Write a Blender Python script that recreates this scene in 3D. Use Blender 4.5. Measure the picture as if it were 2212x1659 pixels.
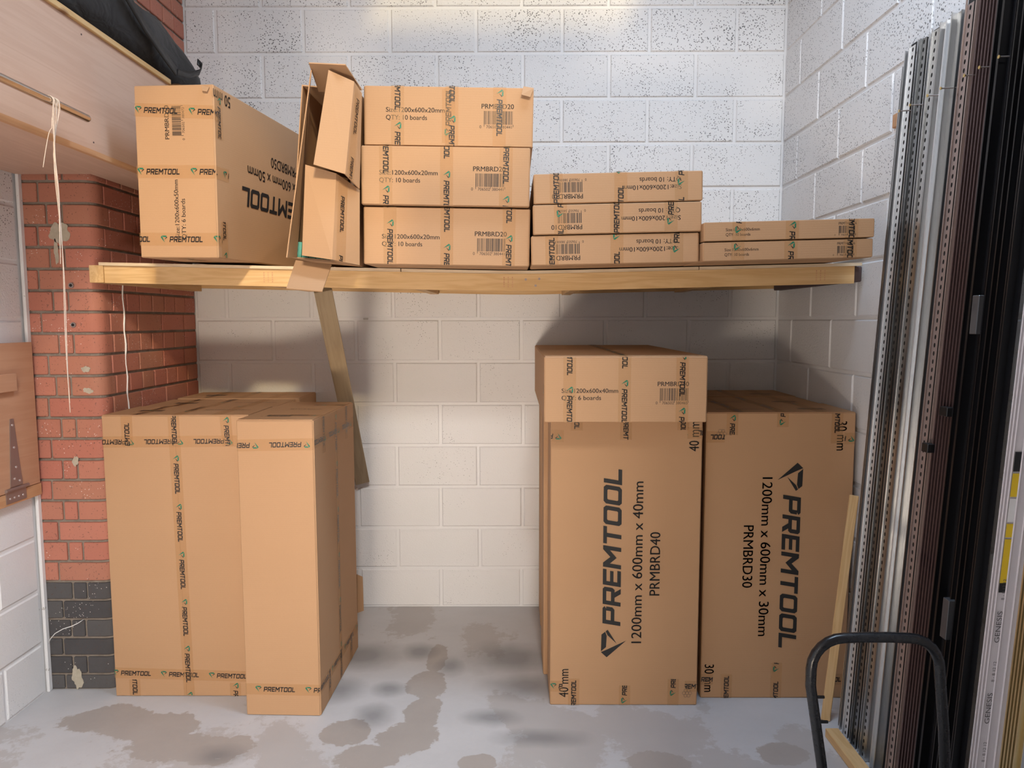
import bpy, bmesh, math, random
from mathutils import Vector, Matrix
random.seed(7)
for _o in list(bpy.data.objects): bpy.data.objects.remove(_o)
S = bpy.context.scene
COL = S.collection

# ------------------------------------------------------------------ camera
YAW, PITCH, ROLL, CAMH, FPX = -0.0039, 0.0895, 0.0017, 1.603, 1545.1
fw = Vector((math.sin(YAW)*math.cos(PITCH), math.cos(YAW)*math.cos(PITCH), -math.sin(PITCH)))
r0 = Vector((math.cos(YAW), -math.sin(YAW), 0)); d0 = fw.cross(r0)
rt = r0*math.cos(ROLL) + d0*math.sin(ROLL); dn = -r0*math.sin(ROLL) + d0*math.cos(ROLL)
cam = bpy.data.cameras.new('camera'); camo = bpy.data.objects.new('camera', cam); COL.objects.link(camo)
camo.matrix_world = Matrix(((rt.x, -dn.x, -fw.x, 0), (rt.y, -dn.y, -fw.y, 0), (rt.z, -dn.z, -fw.z, CAMH), (0, 0, 0, 1)))
cam.sensor_width = 36; cam.lens = FPX/2212*36; cam.clip_start = .05
S.camera = camo

# ------------------------------------------------------------------ world, lights, exposure
W = bpy.data.worlds.new('sky'); S.world = W; W.use_nodes = True
bg = W.node_tree.nodes['Background']; bg.inputs[0].default_value = (.62, .76, 1, 1); bg.inputs[1].default_value = .5
def area(name, loc, target, sx, sy, power, col):
    l = bpy.data.lights.new(name, 'AREA'); l.shape = 'RECTANGLE'; l.size = sx; l.size_y = sy; l.energy = power; l.color = col
    o = bpy.data.objects.new(name, l); COL.objects.link(o); o.location = loc
    o.rotation_euler = (Vector(target) - Vector(loc)).to_track_quat('-Z', 'Y').to_euler(); return o
# daylight falling through two unseen roof lights, and a little through an unseen side doorway
area('unseen_roof_opening_daylight', (.45, -2.05, 4.5), (.45, -2.049, 0), .66, 1.05, 365, (1, .97, .92))
area('unseen_rear_roof_opening_daylight', (.60, 2.0, 4.5), (.60, 2.001, 0), 1.35, .48, 84, (.62, .79, 1))
area('unseen_doorway_daylight', (-2.07, .25, 1.15), (-.6, .75, 1.15), 1.9, 2.0, 6, (1, .95, .89))
# added lamp standing in for sun bounced off the floor, warming under the shelf
area('floor_bounce_fill', (-.85, -.6, .03), (-.45, 3.6, 1.40), .8, .5, 25, (1, .82, .64)).data.spread = math.radians(70)
sl = bpy.data.lights.new('sun', 'SUN'); sl.energy = 1.75; sl.color = (1, .76, .38); sl.angle = math.radians(3.2)
so = bpy.data.objects.new('sun', sl); COL.objects.link(so); so.location = (2, -6, 8)
so.rotation_euler = Vector((-.30, 1, -.50)).to_track_quat('-Z', 'Y').to_euler()
S.view_settings.view_transform = 'Standard'; S.view_settings.look = 'None'
S.view_settings.exposure = -0.18; S.view_settings.gamma = 1.0; S.view_settings.use_curve_mapping = False

# ------------------------------------------------------------------ materials
MATS = {}
def nt(name):
    m = bpy.data.materials.new(name); m.use_nodes = True; t = m.node_tree
    b = t.nodes['Principled BSDF']; MATS[name] = m
    return m, t, b
def N(t, kind, **kw):
    n = t.nodes.new(kind)
    for k, v in kw.items(): setattr(n, k, v)
    return n
def L(t, a, b): t.links.new(a, b)
def ramp(t, fac, stops):
    r = N(t, 'ShaderNodeValToRGB'); e = r.color_ramp.elements
    while len(e) < len(stops): e.new(.5)
    for x, (p, c) in zip(e, stops): x.position = p; x.color = (*c, 1) if len(c) == 3 else c
    L(t, fac, r.inputs[0]); return r.outputs[0]
def noise(t, vec, scale, detail=3, rough=.55, dist=0):
    n = N(t, 'ShaderNodeTexNoise'); n.inputs['Scale'].default_value = scale; n.inputs['Detail'].default_value = detail
    n.inputs['Roughness'].default_value = rough; n.inputs['Distortion'].default_value = dist
    if vec is not None: L(t, vec, n.inputs['Vector'])
    return n.outputs['Fac']
def mapping(t, vec, sc, loc=(0, 0, 0), rot=(0, 0, 0)):
    m = N(t, 'ShaderNodeMapping'); m.inputs['Scale'].default_value = sc; m.inputs['Location'].default_value = loc; m.inputs['Rotation'].default_value = rot
    L(t, vec, m.inputs[0]); return m.outputs[0]
def mix(t, fac, a, b, mode='MIX'):
    n = N(t, 'ShaderNodeMix', data_type='RGBA', blend_type=mode)
    for s, v in ((n.inputs[0], fac), (n.inputs[6], a), (n.inputs[7], b)):
        if hasattr(v, 'is_linked'): L(t, v, s)
        elif isinstance(v, (int, float)): s.default_value = v
        else: s.default_value = (*v, 1)
    return n.outputs[2]
def mth(t, op, a, b=0, c=0):
    n = N(t, 'ShaderNodeMath', operation=op)
    for s, v in zip(n.inputs, (a, b, c)):
        if hasattr(v, 'is_linked'): L(t, v, s)
        else: s.default_value = v
    return n.outputs[0]
def bump(t, b, h, strength, dist=.002):
    n = N(t, 'ShaderNodeBump'); n.inputs['Strength'].default_value = strength; n.inputs['Distance'].default_value = dist
    L(t, h, n.inputs['Height']); L(t, n.outputs[0], b.inputs['Normal'])
def pos(t): return N(t, 'ShaderNodeNewGeometry').outputs['Position']
def objc(t): return N(t, 'ShaderNodeTexCoord').outputs['Object']
def rnd(t): return N(t, 'ShaderNodeObjectInfo').outputs['Random']
def plain(name, col, rough=.5, metal=0, spec=.5):
    m, t, b = nt(name); b.inputs['Base Color'].default_value = (*col, 1); b.inputs['Roughness'].default_value = rough
    b.inputs['Metallic'].default_value = metal; b.inputs['Specular IOR Level'].default_value = spec
    f = noise(t, objc(t), 60, 2); L(t, mth(t, 'MULTIPLY_ADD', f, .12, rough-.06), b.inputs['Roughness'])
    return m

def paint_mat(name, joints=False):
    m, t, b = nt(name); p = pos(t)
    base = mix(t, noise(t, p, 1.7, 3), (.74, .735, .74), (.80, .80, .81))
    sepz = N(t, 'ShaderNodeSeparateXYZ'); L(t, p, sepz.inputs[0])
    if not joints:
        v = N(t, 'ShaderNodeTexVoronoi'); v.inputs['Scale'].default_value = 118
        L(t, mix(t, .018, p, N(t, 'ShaderNodeTexNoise').outputs['Color']), v.inputs['Vector'])
        cl = mth(t, 'ADD', mth(t, 'MULTIPLY', noise(t, p, 5.5, 4, .6), .62), mth(t, 'MULTIPLY', rnd(t), .10))
        # the upper courses were painted more thinly: more open pores there
        cov = N(t, 'ShaderNodeMapRange'); cov.inputs[1].default_value = 1.35; cov.inputs[2].default_value = 2.3; cov.inputs[3].default_value = -.06; cov.inputs[4].default_value = .165
        L(t, sepz.outputs[2], cov.inputs[0])
        th = mth(t, 'MULTIPLY', mth(t, 'ADD', mth(t, 'SUBTRACT', cl, .24), cov.outputs[0]), .95)
        pit = mth(t, 'LESS_THAN', v.outputs['Distance'], th)
        # only some pores stay open
        v2 = N(t, 'ShaderNodeTexWhiteNoise'); L(t, v.outputs['Position'], v2.inputs['Vector'])
        pit = mth(t, 'MULTIPLY', pit, mth(t, 'LESS_THAN', v2.outputs['Value'], .55))
        base = mix(t, mth(t, 'MULTIPLY', pit, .86), base, (.07, .068, .07))
        h = mth(t, 'ADD', noise(t, p, 130, 4, .65), mth(t, 'MULTIPLY', pit, -.7))
        bump(t, b, h, .55, .004)
    else:
        base = mix(t, mth(t, 'GREATER_THAN', noise(t, p, 9, 4), .70), base, (.50, .48, .46))
        bump(t, b, noise(t, p, 45, 3), .3, .004)
    L(t, base, b.inputs['Base Color']); b.inputs['Roughness'].default_value = .48
    return m
paint_mat('painted_block'); paint_mat('painted_joint', True)

def brick_mat(name, stops, speck):
    m, t, b = nt(name); p = pos(t)
    c = ramp(t, rnd(t), stops)
    c = mix(t, noise(t, p, 14, 4, .6), c, (.36, .165, .11), 'MIX') if speck == 'red' else c
    c2 = mix(t, .45, c, ramp(t, rnd(t), stops))
    c2 = mix(t, mth(t, 'MULTIPLY', noise(t, p, 7, 3), .5), c2, ramp(t, noise(t, p, 22, 3), [(.3, stops[0][1]), (.75, stops[-1][1])]))
    v = N(t, 'ShaderNodeTexVoronoi'); v.inputs['Scale'].default_value = 90; L(t, p, v.inputs['Vector'])
    white = mth(t, 'MULTIPLY', mth(t, 'LESS_THAN', v.outputs['Distance'], .17), mth(t, 'GREATER_THAN', noise(t, p, 6, 3), .56))
    c2 = mix(t, mth(t, 'MULTIPLY', white, .7), c2, (.80, .74, .70))
    dark = mth(t, 'LESS_THAN', noise(t, p, 120, 2), .33)
    c2 = mix(t, mth(t, 'MULTIPLY', dark, .6), c2, (.09, .05, .04))
    L(t, c2, b.inputs['Base Color']); b.inputs['Roughness'].default_value = .75
    bump(t, b, noise(t, p, 90, 4, .65), .4, .003)
    return m
brick_mat('red_brick', [(0, (.44, .15, .105)), (.22, (.50, .19, .125)), (.42, (.44, .205, .125)), (.6, (.54, .20, .14)), (.8, (.40, .19, .115)), (1, (.47, .155, .115))], 'red')
brick_mat('dark_brick', [(0, (.055, .052, .055)), (.5, (.075, .07, .072)), (1, (.10, .095, .095))], 'dark')
def mortar():
    m, t, b = nt('brick_mortar'); p = pos(t)
    L(t, mix(t, noise(t, p, 30, 4), (.16, .125, .10), (.36, .31, .26)), b.inputs['Base Color']); b.inputs['Roughness'].default_value = .95
    bump(t, b, noise(t, p, 140, 4, .7), .8, .004)
mortar()
def pale_mortar():
    m, t, b = nt('pale_mortar'); p = pos(t)
    L(t, mix(t, noise(t, p, 40, 3), (.36, .31, .23), (.55, .50, .41)), b.inputs['Base Color']); b.inputs['Roughness'].default_value = .95
    bump(t, b, noise(t, p, 120, 3), .6, .003)
pale_mortar()

WORN = [(-.37, 3.28, .05, .14), (-.39, 3.02, .09, .12), (-.38, 2.80, .08, .13), (-.42, 2.62, .12, .12), (-.55, 2.50, .13, .08), (-.66, 2.66, .09, .10), (-1.46, 2.70, .22, .10), (-1.22, 2.55, .25, .10), (-1.65, 2.75, .2, .1), (1.0, 2.52, .10, .07), (.52, 2.47, .12, .07), (-.14, 2.46, .07, .05)]
STAIN = [(-.72, 3.30, .20, .13), (-.47, 3.34, .09, .09), (-.30, 3.19, .07, .09), (-.02, 3.27, .22, .16), (.06, 3.02, .20, .12), (-.77, 2.98, .12, .10), (-.55, 2.99, .08, .06), (-1.10, 2.51, .10, .07), (-.58, 2.77, .08, .09), (.10, 2.62, .18, .06), (-.10, 2.76, .12, .06)]
def floor_mat():
    m, t, b = nt('worn_concrete_floor'); p = pos(t)
    fine = noise(t, p, 40, 5, .7)
    base = mix(t, noise(t, mapping(t, p, (1, 1.6, 1)), 2.2, 5, .6), (.40, .39, .395), (.57, .56, .57))
    base = mix(t, mth(t, 'MULTIPLY', fine, .4), base, (.62, .61, .62))
    # bare screed where the pale coat has worn through, ragged edge
    wv = mapping(t, p, (1.0, .72, 1), (3.1, 1.7, 0), (0, 0, .35))
    wn = mth(t, 'ADD', noise(t, wv, 1.55, 3, .5), mth(t, 'MULTIPLY', mth(t, 'SUBTRACT', noise(t, p, 26, 4, .7), .5), .16))
    worn = N(t, 'ShaderNodeMapRange'); worn.inputs[1].default_value = .555; worn.inputs[2].default_value = .575; L(t, wn, worn.inputs[0])
    def spots(lst, nz, amp):
        acc = None
        for cx, cy, rx, ry in lst:
            v = mapping(t, p, (1/rx, 1/ry, 0), (-cx/rx, -cy/ry, 0)); ln = N(t, 'ShaderNodeVectorMath', operation='LENGTH'); L(t, v, ln.inputs[0])
            acc = ln.outputs['Value'] if acc is None else mth(t, 'MINIMUM', acc, ln.outputs['Value'])
        return mth(t, 'ADD', acc, mth(t, 'MULTIPLY', mth(t, 'SUBTRACT', nz, .5), amp))
    nz = mth(t, 'ADD', mth(t, 'MULTIPLY', noise(t, p, 7, 3, .6), .75), mth(t, 'MULTIPLY', noise(t, p, 38, 4, .7), .35))
    wr_ = spots(WORN, nz, 1.5); ws = N(t, 'ShaderNodeMapRange'); ws.inputs[1].default_value = 1.10; ws.inputs[2].default_value = 1.02; L(t, wr_, ws.inputs[0])
    bare = mix(t, noise(t, p, 6, 3), (.345, .305, .28), (.405, .365, .338))
    worn_f = mth(t, 'MAXIMUM', mth(t, 'MULTIPLY', worn.outputs[0], .55), ws.outputs[0])
    base = mix(t, worn_f, base, bare)
    # old oil and damp stains
    st = N(t, 'ShaderNodeMapRange'); st.inputs[1].default_value = 1.25; st.inputs[2].default_value = .25; L(t, spots(STAIN, noise(t, p, 5, 3), .9), st.inputs[0])
    base = mix(t, mth(t, 'MULTIPLY', st.outputs[0], .62), base, (.150, .150, .155))
    scr = mth(t, 'LESS_THAN', noise(t, mapping(t, p, (14, 120, 1), (0, 0, 0), (0, 0, .5)), 1, 2), .24)
    base = mix(t, mth(t, 'MULTIPLY', scr, .35), base, (.66, .65, .66))
    L(t, base, b.inputs['Base Color']); L(t, mth(t, 'MULTIPLY_ADD', fine, .3, .38), b.inputs['Roughness'])
    bump(t, b, mth(t, 'ADD', fine, mth(t, 'MULTIPLY', worn_f, -.6)), .18, .003)
floor_mat()

def card_mat(name, a, c):
    m, t, b = nt(name); p = objc(t)
    f = noise(t, p, 300, 3, .6); g = noise(t, p, 2.4, 3)
    col = mix(t, g, a, c); col = mix(t, mth(t, 'MULTIPLY', f, .22), col, tuple(x*.72 for x in a))
    fl = N(t, 'ShaderNodeTexWave', wave_type='BANDS', bands_direction='Z'); fl.inputs['Scale'].default_value = 38; fl.inputs['Distortion'].default_value = .6; L(t, p, fl.inputs['Vector'])
    L(t, col, b.inputs['Base Color']); b.inputs['Roughness'].default_value = .72; b.inputs['Specular IOR Level'].default_value = .28
    bump(t, b, mth(t, 'ADD', mth(t, 'MULTIPLY', fl.outputs['Fac'], .35), mth(t, 'ADD', f, mth(t, 'MULTIPLY', noise(t, p, 9, 2), 2))), .13, .0015)
card_mat('kraft_card', (.455, .268, .145), (.50, .300, .165))
card_mat('kraft_inner', (.40, .25, .145), (.45, .28, .165))
def tape_mat(name, col, rough, crinkle):
    """clear brown packing tape: tints what lies under it and shines"""
    m, t, b = nt(name); p = objc(t)
    if crinkle > .1: bump(t, b, noise(t, mapping(t, p, (1, 1, .35)), 75, 3, .6, 1.2), crinkle, .004)
    b.inputs['Base Color'].default_value = (*col, 1); b.inputs['Roughness'].default_value = rough
    tr_ = N(t, 'ShaderNodeBsdfTransparent'); tr_.inputs[0].default_value = (.97, .945, .90, 1)
    mx = N(t, 'ShaderNodeMixShader'); mx.inputs[0].default_value = .19 if rough > .2 else .30
    out = [n for n in t.nodes if n.type == 'OUTPUT_MATERIAL'][0]
    L(t, tr_.outputs[0], mx.inputs[1]); L(t, b.outputs[0], mx.inputs[2]); L(t, mx.outputs[0], out.inputs['Surface'])
tape_mat('brown_tape', (.70, .41, .20), .34, .03)
tape_mat('shiny_tape', (.66, .42, .23), .16, .30)
plain('ink', (.012, .012, .013), .6); plain('tape_ink', (.010, .010, .011), .35); plain('green_ink', (.008, .165, .095), .4); plain('grey_ink', (.10, .09, .085), .6)
plain('board_green', (.10, .34, .27), .8)

def wood_mat(name, a, c, axis, ring=9, knots=True, rough=.6):
    m, t, b = nt(name); p = objc(t)
    sc = {'x': (.35, 1, 1), 'y': (1, .35, 1), 'z': (1, 1, .35)}[axis]
    st = tuple(.06 if ax == axis else 1 for ax in 'xyz')
    v = mapping(t, p, st)
    n1 = noise(t, v, 26, 4, .55, .6); n2 = noise(t, v, 110, 3, .6); n3 = noise(t, mapping(t, p, sc), 3.5, 2)
    w = mth(t, 'SINE', mth(t, 'MULTIPLY', mth(t, 'ADD', n1, mth(t, 'MULTIPLY', n3, .6)), ring*6.28))
    f = mth(t, 'ADD', mth(t, 'MULTIPLY_ADD', w, .22, .35), mth(t, 'MULTIPLY', n2, .35))
    col = mix(t, f, a, c)
    if knots:
        kv = N(t, 'ShaderNodeTexVoronoi'); kv.inputs['Scale'].default_value = 5.2; L(t, mapping(t, p, tuple(.55 if ax == axis else (0 if ax == {'x': 'y', 'y': 'x', 'z': 'y'}[axis] else 1) for ax in 'xyz')), kv.inputs['Vector'])
        k = N(t, 'ShaderNodeMapRange'); k.inputs[1].default_value = .10; k.inputs[2].default_value = .045; L(t, kv.outputs['Distance'], k.inputs[0])
        col = mix(t, mth(t, 'MULTIPLY', k.outputs[0], .85), col, (.20, .085, .035))
    if name == 'ply_y':   # cathedral figure of the rotary-cut veneer
        mv = mapping(t, p, (0, .42, 1), (0, -.13, -.27)); ln = N(t, 'ShaderNodeVectorMath', operation='LENGTH'); L(t, mv, ln.inputs[0])
        rg = mth(t, 'SINE', mth(t, 'MULTIPLY', mth(t, 'ADD', ln.outputs['Value'], mth(t, 'MULTIPLY', noise(t, mapping(t, p, (.4, .7, 1)), 5, 3), .10)), 190))
        fade = N(t, 'ShaderNodeMapRange'); fade.inputs[1].default_value = .17; fade.inputs[2].default_value = .03; fade.inputs[4].default_value = .30; L(t, ln.outputs['Value'], fade.inputs[0])
        col = mix(t, mth(t, 'MULTIPLY', mth(t, 'MULTIPLY_ADD', rg, .5, .5), fade.outputs[0]), col, (.40, .24, .165))
    L(t, col, b.inputs['Base Color']); b.inputs['Roughness'].default_value = rough
    bump(t, b, n2, .15, .001)
for ax in 'xyz': wood_mat('pine_'+ax, (.70, .48, .245), (.53, .315, .125), ax, 5)
wood_mat('grey_pine_z', (.36, .27, .165), (.25, .175, .10), 'z', 4)
wood_mat('ply_y', (.62, .43, .33), (.53, .345, .255), 'y', 3, False)
wood_mat('ply_z', (.55, .31, .19), (.48, .25, .145), 'y', 3, False)
wood_mat('cut_pine_y', (.62, .36, .19), (.42, .19, .085), 'y', 2.2, False)
wood_mat('ply_edge', (.70, .58, .42), (.52, .38, .24), 'x', 8, False)

def metal_mat(name, col, rough, metal=1.0):
    m, t, b = nt(name); p = objc(t)
    st = noise(t, mapping(t, p, (1, 1, .004)), 420, 3, .6)
    L(t, mix(t, st, tuple(x*.86 for x in col), col), b.inputs['Base Color']); b.inputs['Metallic'].default_value = metal
    L(t, mth(t, 'MULTIPLY_ADD', st, .2, rough-.1), b.inputs['Roughness'])
metal_mat('aluminium', (.58, .585, .59), .33); metal_mat('bright_aluminium', (.80, .81, .82), .42, .7)
metal_mat('dull_aluminium', (.30, .31, .32), .34); metal_mat('rose_metal', (.42, .33, .30), .48, .5); metal_mat('bronze_metal', (.13, .085, .085), .45, .5)
metal_mat('black_trim', (.006, .006, .008), .42, .1); metal_mat('gold_metal', (.62, .50, .28), .4, .8); metal_mat('white_trim', (.74, .70, .72), .4, 0)
plain('steel', (.62, .57, .53), .24, 1); metal_mat('zinc', (.42, .36, .34), .42, .8); metal_mat('brass', (.75, .55, .22), .3)
plain('black_paint', (.012, .012, .014), .28); plain('black_plastic', (.01, .01, .011), .4)
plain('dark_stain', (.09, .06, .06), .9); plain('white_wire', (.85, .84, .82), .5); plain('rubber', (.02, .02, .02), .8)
plain('unseen_dark_surface', (.16, .13, .11), .8); plain('yellow_label', (.80, .56, .02), .5); plain('white_label', (.8, .8, .8), .5); plain('clear_wrap', (.07, .07, .075), .18)
def cloth():
    m, t, b = nt('black_cloth'); p = objc(t)
    L(t, mix(t, noise(t, p, 5, 3), (.006, .006, .008), (.016, .016, .019)), b.inputs['Base Color']); b.inputs['Roughness'].default_value = .7
    b.inputs['Sheen Weight'].default_value = .08
    bump(t, b, mth(t, 'ADD', noise(t, mapping(t, p, (1, .5, 1), (0, 0, 0), (.4, .2, .3)), 14, 3, .5, .8), mth(t, 'MULTIPLY', noise(t, p, 500, 1), .05)), .5, .03)
cloth()
def twine_mat():
    m, t, b = nt('twine'); p = objc(t)
    L(t, mix(t, noise(t, p, 300, 2), (.55, .42, .33), (.78, .66, .56)), b.inputs['Base Color']); b.inputs['Roughness'].default_value = .95
twine_mat()

# ------------------------------------------------------------------ mesh helpers
def link(name, me, mat, parent=None, loc=None, rot=None):
    o = bpy.data.objects.new(name, me); COL.objects.link(o)
    if mat and not me.materials: me.materials.append(MATS[mat])
    if parent: o.parent = parent
    if loc: o.location = loc
    if rot: o.rotation_euler = rot
    return o
def tag(o, label=None, cat=None, group=None, kind=None):
    for k, v in (('label', label), ('category', cat), ('group', group), ('kind', kind)):
        if v: o[k] = v
    return o
def empty(name, loc=(0, 0, 0), rot=(0, 0, 0)):
    o = bpy.data.objects.new(name, None); COL.objects.link(o); o.location = loc; o.rotation_euler = rot; o.empty_display_size = .1; return o
class MB:
    def __init__(s): s.v = []; s.f = []
    def add(s, vs, fs):
        n = len(s.v); s.v += [tuple(v) for v in vs]; s.f += [tuple(i+n for i in f) for f in fs]; return s
    def box(s, a, b):
        (x0, y0, z0), (x1, y1, z1) = a, b
        return s.add([(x0, y0, z0), (x1, y0, z0), (x1, y1, z0), (x0, y1, z0), (x0, y0, z1), (x1, y0, z1), (x1, y1, z1), (x0, y1, z1)],
                     [(0, 3, 2, 1), (4, 5, 6, 7), (0, 1, 5, 4), (1, 2, 6, 5), (2, 3, 7, 6), (3, 0, 4, 7)])
    def hexa(s, p):   # 8 points, bottom loop then top loop
        return s.add(p, [(0, 3, 2, 1), (4, 5, 6, 7), (0, 1, 5, 4), (1, 2, 6, 5), (2, 3, 7, 6), (3, 0, 4, 7)])
    def sheet(s, pts, th):   # flat polygon with thickness along its own normal
        P = [Vector(p) for p in pts]; nn = Vector((0, 0, 0))
        for i in range(len(P)): nn += (P[i]-P[0]).cross(P[(i+1) % len(P)]-P[0])
        nn.normalize(); n = len(P)
        return s.add(P + [p - nn*th for p in P], [tuple(range(n)), tuple(reversed(range(n, 2*n)))] + [(i, i+n, (i+1) % n+n, (i+1) % n) for i in range(n)])
    def prism(s, plan, z0, z1):
        n = len(plan)
        return s.add([(x, y, z0) for x, y in plan] + [(x, y, z1) for x, y in plan], [tuple(reversed(range(n))), tuple(range(n, 2*n))] + [(i, (i+1) % n, (i+1) % n+n, i+n) for i in range(n)])
    def tube(s, path, r, seg=10, caps=True):
        P = [Vector(p) for p in path]; rings = []; up = None
        for i, p in enumerate(P):
            d = (P[min(i+1, len(P)-1)] - P[max(i-1, 0)]).normalized()
            if up is None: up = Vector((0, 0, 1)) if abs(d.z) < .9 else Vector((1, 0, 0))
            a = d.cross(up).normalized(); up = a.cross(d).normalized()
            rr = r[i] if isinstance(r, (list, tuple)) else r
            rings.append([p + (a*math.cos(2*math.pi*k/seg) + up*math.sin(2*math.pi*k/seg))*rr for k in range(seg)])
        vs = [v for ring in rings for v in ring]; fs = []
        for i in range(len(P)-1):
            for k in range(seg):
                a, b = i*seg+k, i*seg+(k+1) % seg; fs.append((a, b, b+seg, a+seg))
        if caps: fs += [tuple(reversed(range(seg))), tuple(range(len(vs)-seg, len(vs)))]
        return s.add(vs, fs)
    def mesh(s, name, bevel=0, smooth=False):
        me = bpy.data.meshes.new(name); me.from_pydata(s.v, [], s.f)
        bm = bmesh.new(); bm.from_mesh(me)
        bmesh.ops.recalc_face_normals(bm, faces=bm.faces)
        if bevel: bmesh.ops.bevel(bm, geom=list(bm.edges), offset=bevel, segments=1, affect='EDGES', clamp_overlap=True)
        bm.to_mesh(me); bm.free()
        if smooth:
            for p in me.polygons: p.use_smooth = True
        me.update(); return me
    def build(s, name, mat, parent=None, bevel=0, smooth=False, loc=None, rot=None):
        return link(name, s.mesh(name, bevel, smooth), mat, parent, loc, rot)

# ------------------------------------------------------------------ lettering
def rc(x0, y0, x1, y1): return [(x0, y0), (x1, y0), (x1, y1), (x0, y1)]
T = .23
def ring(w):   # square O with clipped corners
    c = .13; o = [(c, 0), (w-c, 0), (w, c), (w, 1-c), (w-c, 1), (c, 1), (0, 1-c), (0, c)]
    e = .05; x0, x1, y0, y1 = T, w-T, .2, .8
    i = [(x0+e, y0), (x1-e, y0), (x1, y0+e), (x1, y1-e), (x1-e, y1), (x0+e, y1), (x0, y1-e), (x0, y0+e)]
    return [[o[k], o[(k+1) % 8], i[(k+1) % 8], i[k]] for k in range(8)]
GLY = {
 'P': (1.0, [rc(0, 0, T, .60), rc(0, .60, T, 1), rc(T, .8, .88, 1), [(.88, .8), (1, .88), (1, .9), (.88, 1)], rc(.77, .54, 1, .8), [(T, .34), (.88, .34), (1, .46), (1, .54), (T, .54)]]),
 'R': (1.0, [rc(0, 0, T, 1), rc(T, .8, .88, 1), [(.88, .8), (1, .8), (1, .9), (.88, 1)], rc(.77, .54, 1, .8), [(T, .34), (.9, .34), (1, .46), (1, .54), (T, .54)], [(.46, .34), (.76, .34), (1.02, 0), (.72, 0)]]),
 'E': (.90, [rc(0, 0, T, 1), rc(T, .8, .9, 1), rc(T, .41, .84, .60), rc(T, 0, .9, .2)]),
 'M': (1.22, [rc(0, 0, T, 1), rc(1.22-T, 0, 1.22, 1), [(T, 1), (T, .62), (.61, .25), (.61, .60)], [(1.22-T, 1), (.61, .60), (.61, .25), (1.22-T, .62)]]),
 'T': (.98, [rc(0, .8, .98, 1), rc(.375, 0, .605, .8)]),
 'O': (1.04, ring(1.04)),
 'L': (.86, [rc(0, 0, T, 1), rc(T, 0, .86, .2)]),
}
def word(txt, cap=1.0, slant=.2, gap=.13, length=None):
    """convex polygons of an italic square-cut word, baseline at 0; optional total length"""
    out = []; x = 0
    for ch in txt:
        w, ps = GLY[ch]
        for p in ps: out.append([(x+a+slant*b, b) for a, b in p])
        x += w+gap
    tot = x-gap; k = (length/tot) if length else cap
    return [[(a*k, b*cap) for a, b in p] for p in out], tot*k
def gem():
    A = [(0, .77), (.19, 1), (.31, .70), (.61, 0)]
    B = [(.22, 1), (.83, .985), (.93, .84), (.78, .775), (.37, .80)]
    Cc = [(.95, .82), (1, .737), (.5, .38), (.80, .74)]
    return A, B, Cc
def clip(poly, lo, hi):
    def half(p, f):
        o = []
        for i in range(len(p)):
            a, b = p[i], p[(i+1) % len(p)]; fa, fb = f(a), f(b)
            if fa >= 0: o.append(a)
            if fa*fb < 0: q = fa/(fa-fb); o.append((a[0]+(b[0]-a[0])*q, a[1]+(b[1]-a[1])*q))
        return o
    p = half(poly, lambda v: v[0]-lo)
    return half(p, lambda v: hi-v[0]) if len(p) > 2 else p
FONT = {}
def text2d(txt, cap, bold=0.0):
    k = (txt, bold)
    if k not in FONT:
        cu = bpy.data.curves.new('t', 'FONT'); cu.body = txt; cu.size = 1; cu.resolution_u = 3; cu.fill_mode = 'FRONT'
        o = bpy.data.objects.new('t', cu); me = bpy.data.meshes.new_from_object(o)
        FONT[k] = ([(v.co.x, v.co.y) for v in me.vertices], [tuple(p.vertices) for p in me.polygons])
        bpy.data.objects.remove(o); bpy.data.meshes.remove(me); bpy.data.curves.remove(cu)
    vs, fs = FONT[k]
    k_ = cap/.70; n = len(vs); o_ = [(x*k_, y*k_) for x, y in vs]
    if bold: o_ = o_+[(x+bold*k_*1.6, y) for x, y in o_]; fs = fs+[tuple(i+n for i in f) for f in fs]
    return o_, fs
def fit(vs, length):
    mx = max(v[0] for v in vs); mn = min(v[0] for v in vs); k = length/(mx-mn)
    return [((v[0]-mn)*k, v[1]) for v in vs]

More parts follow.
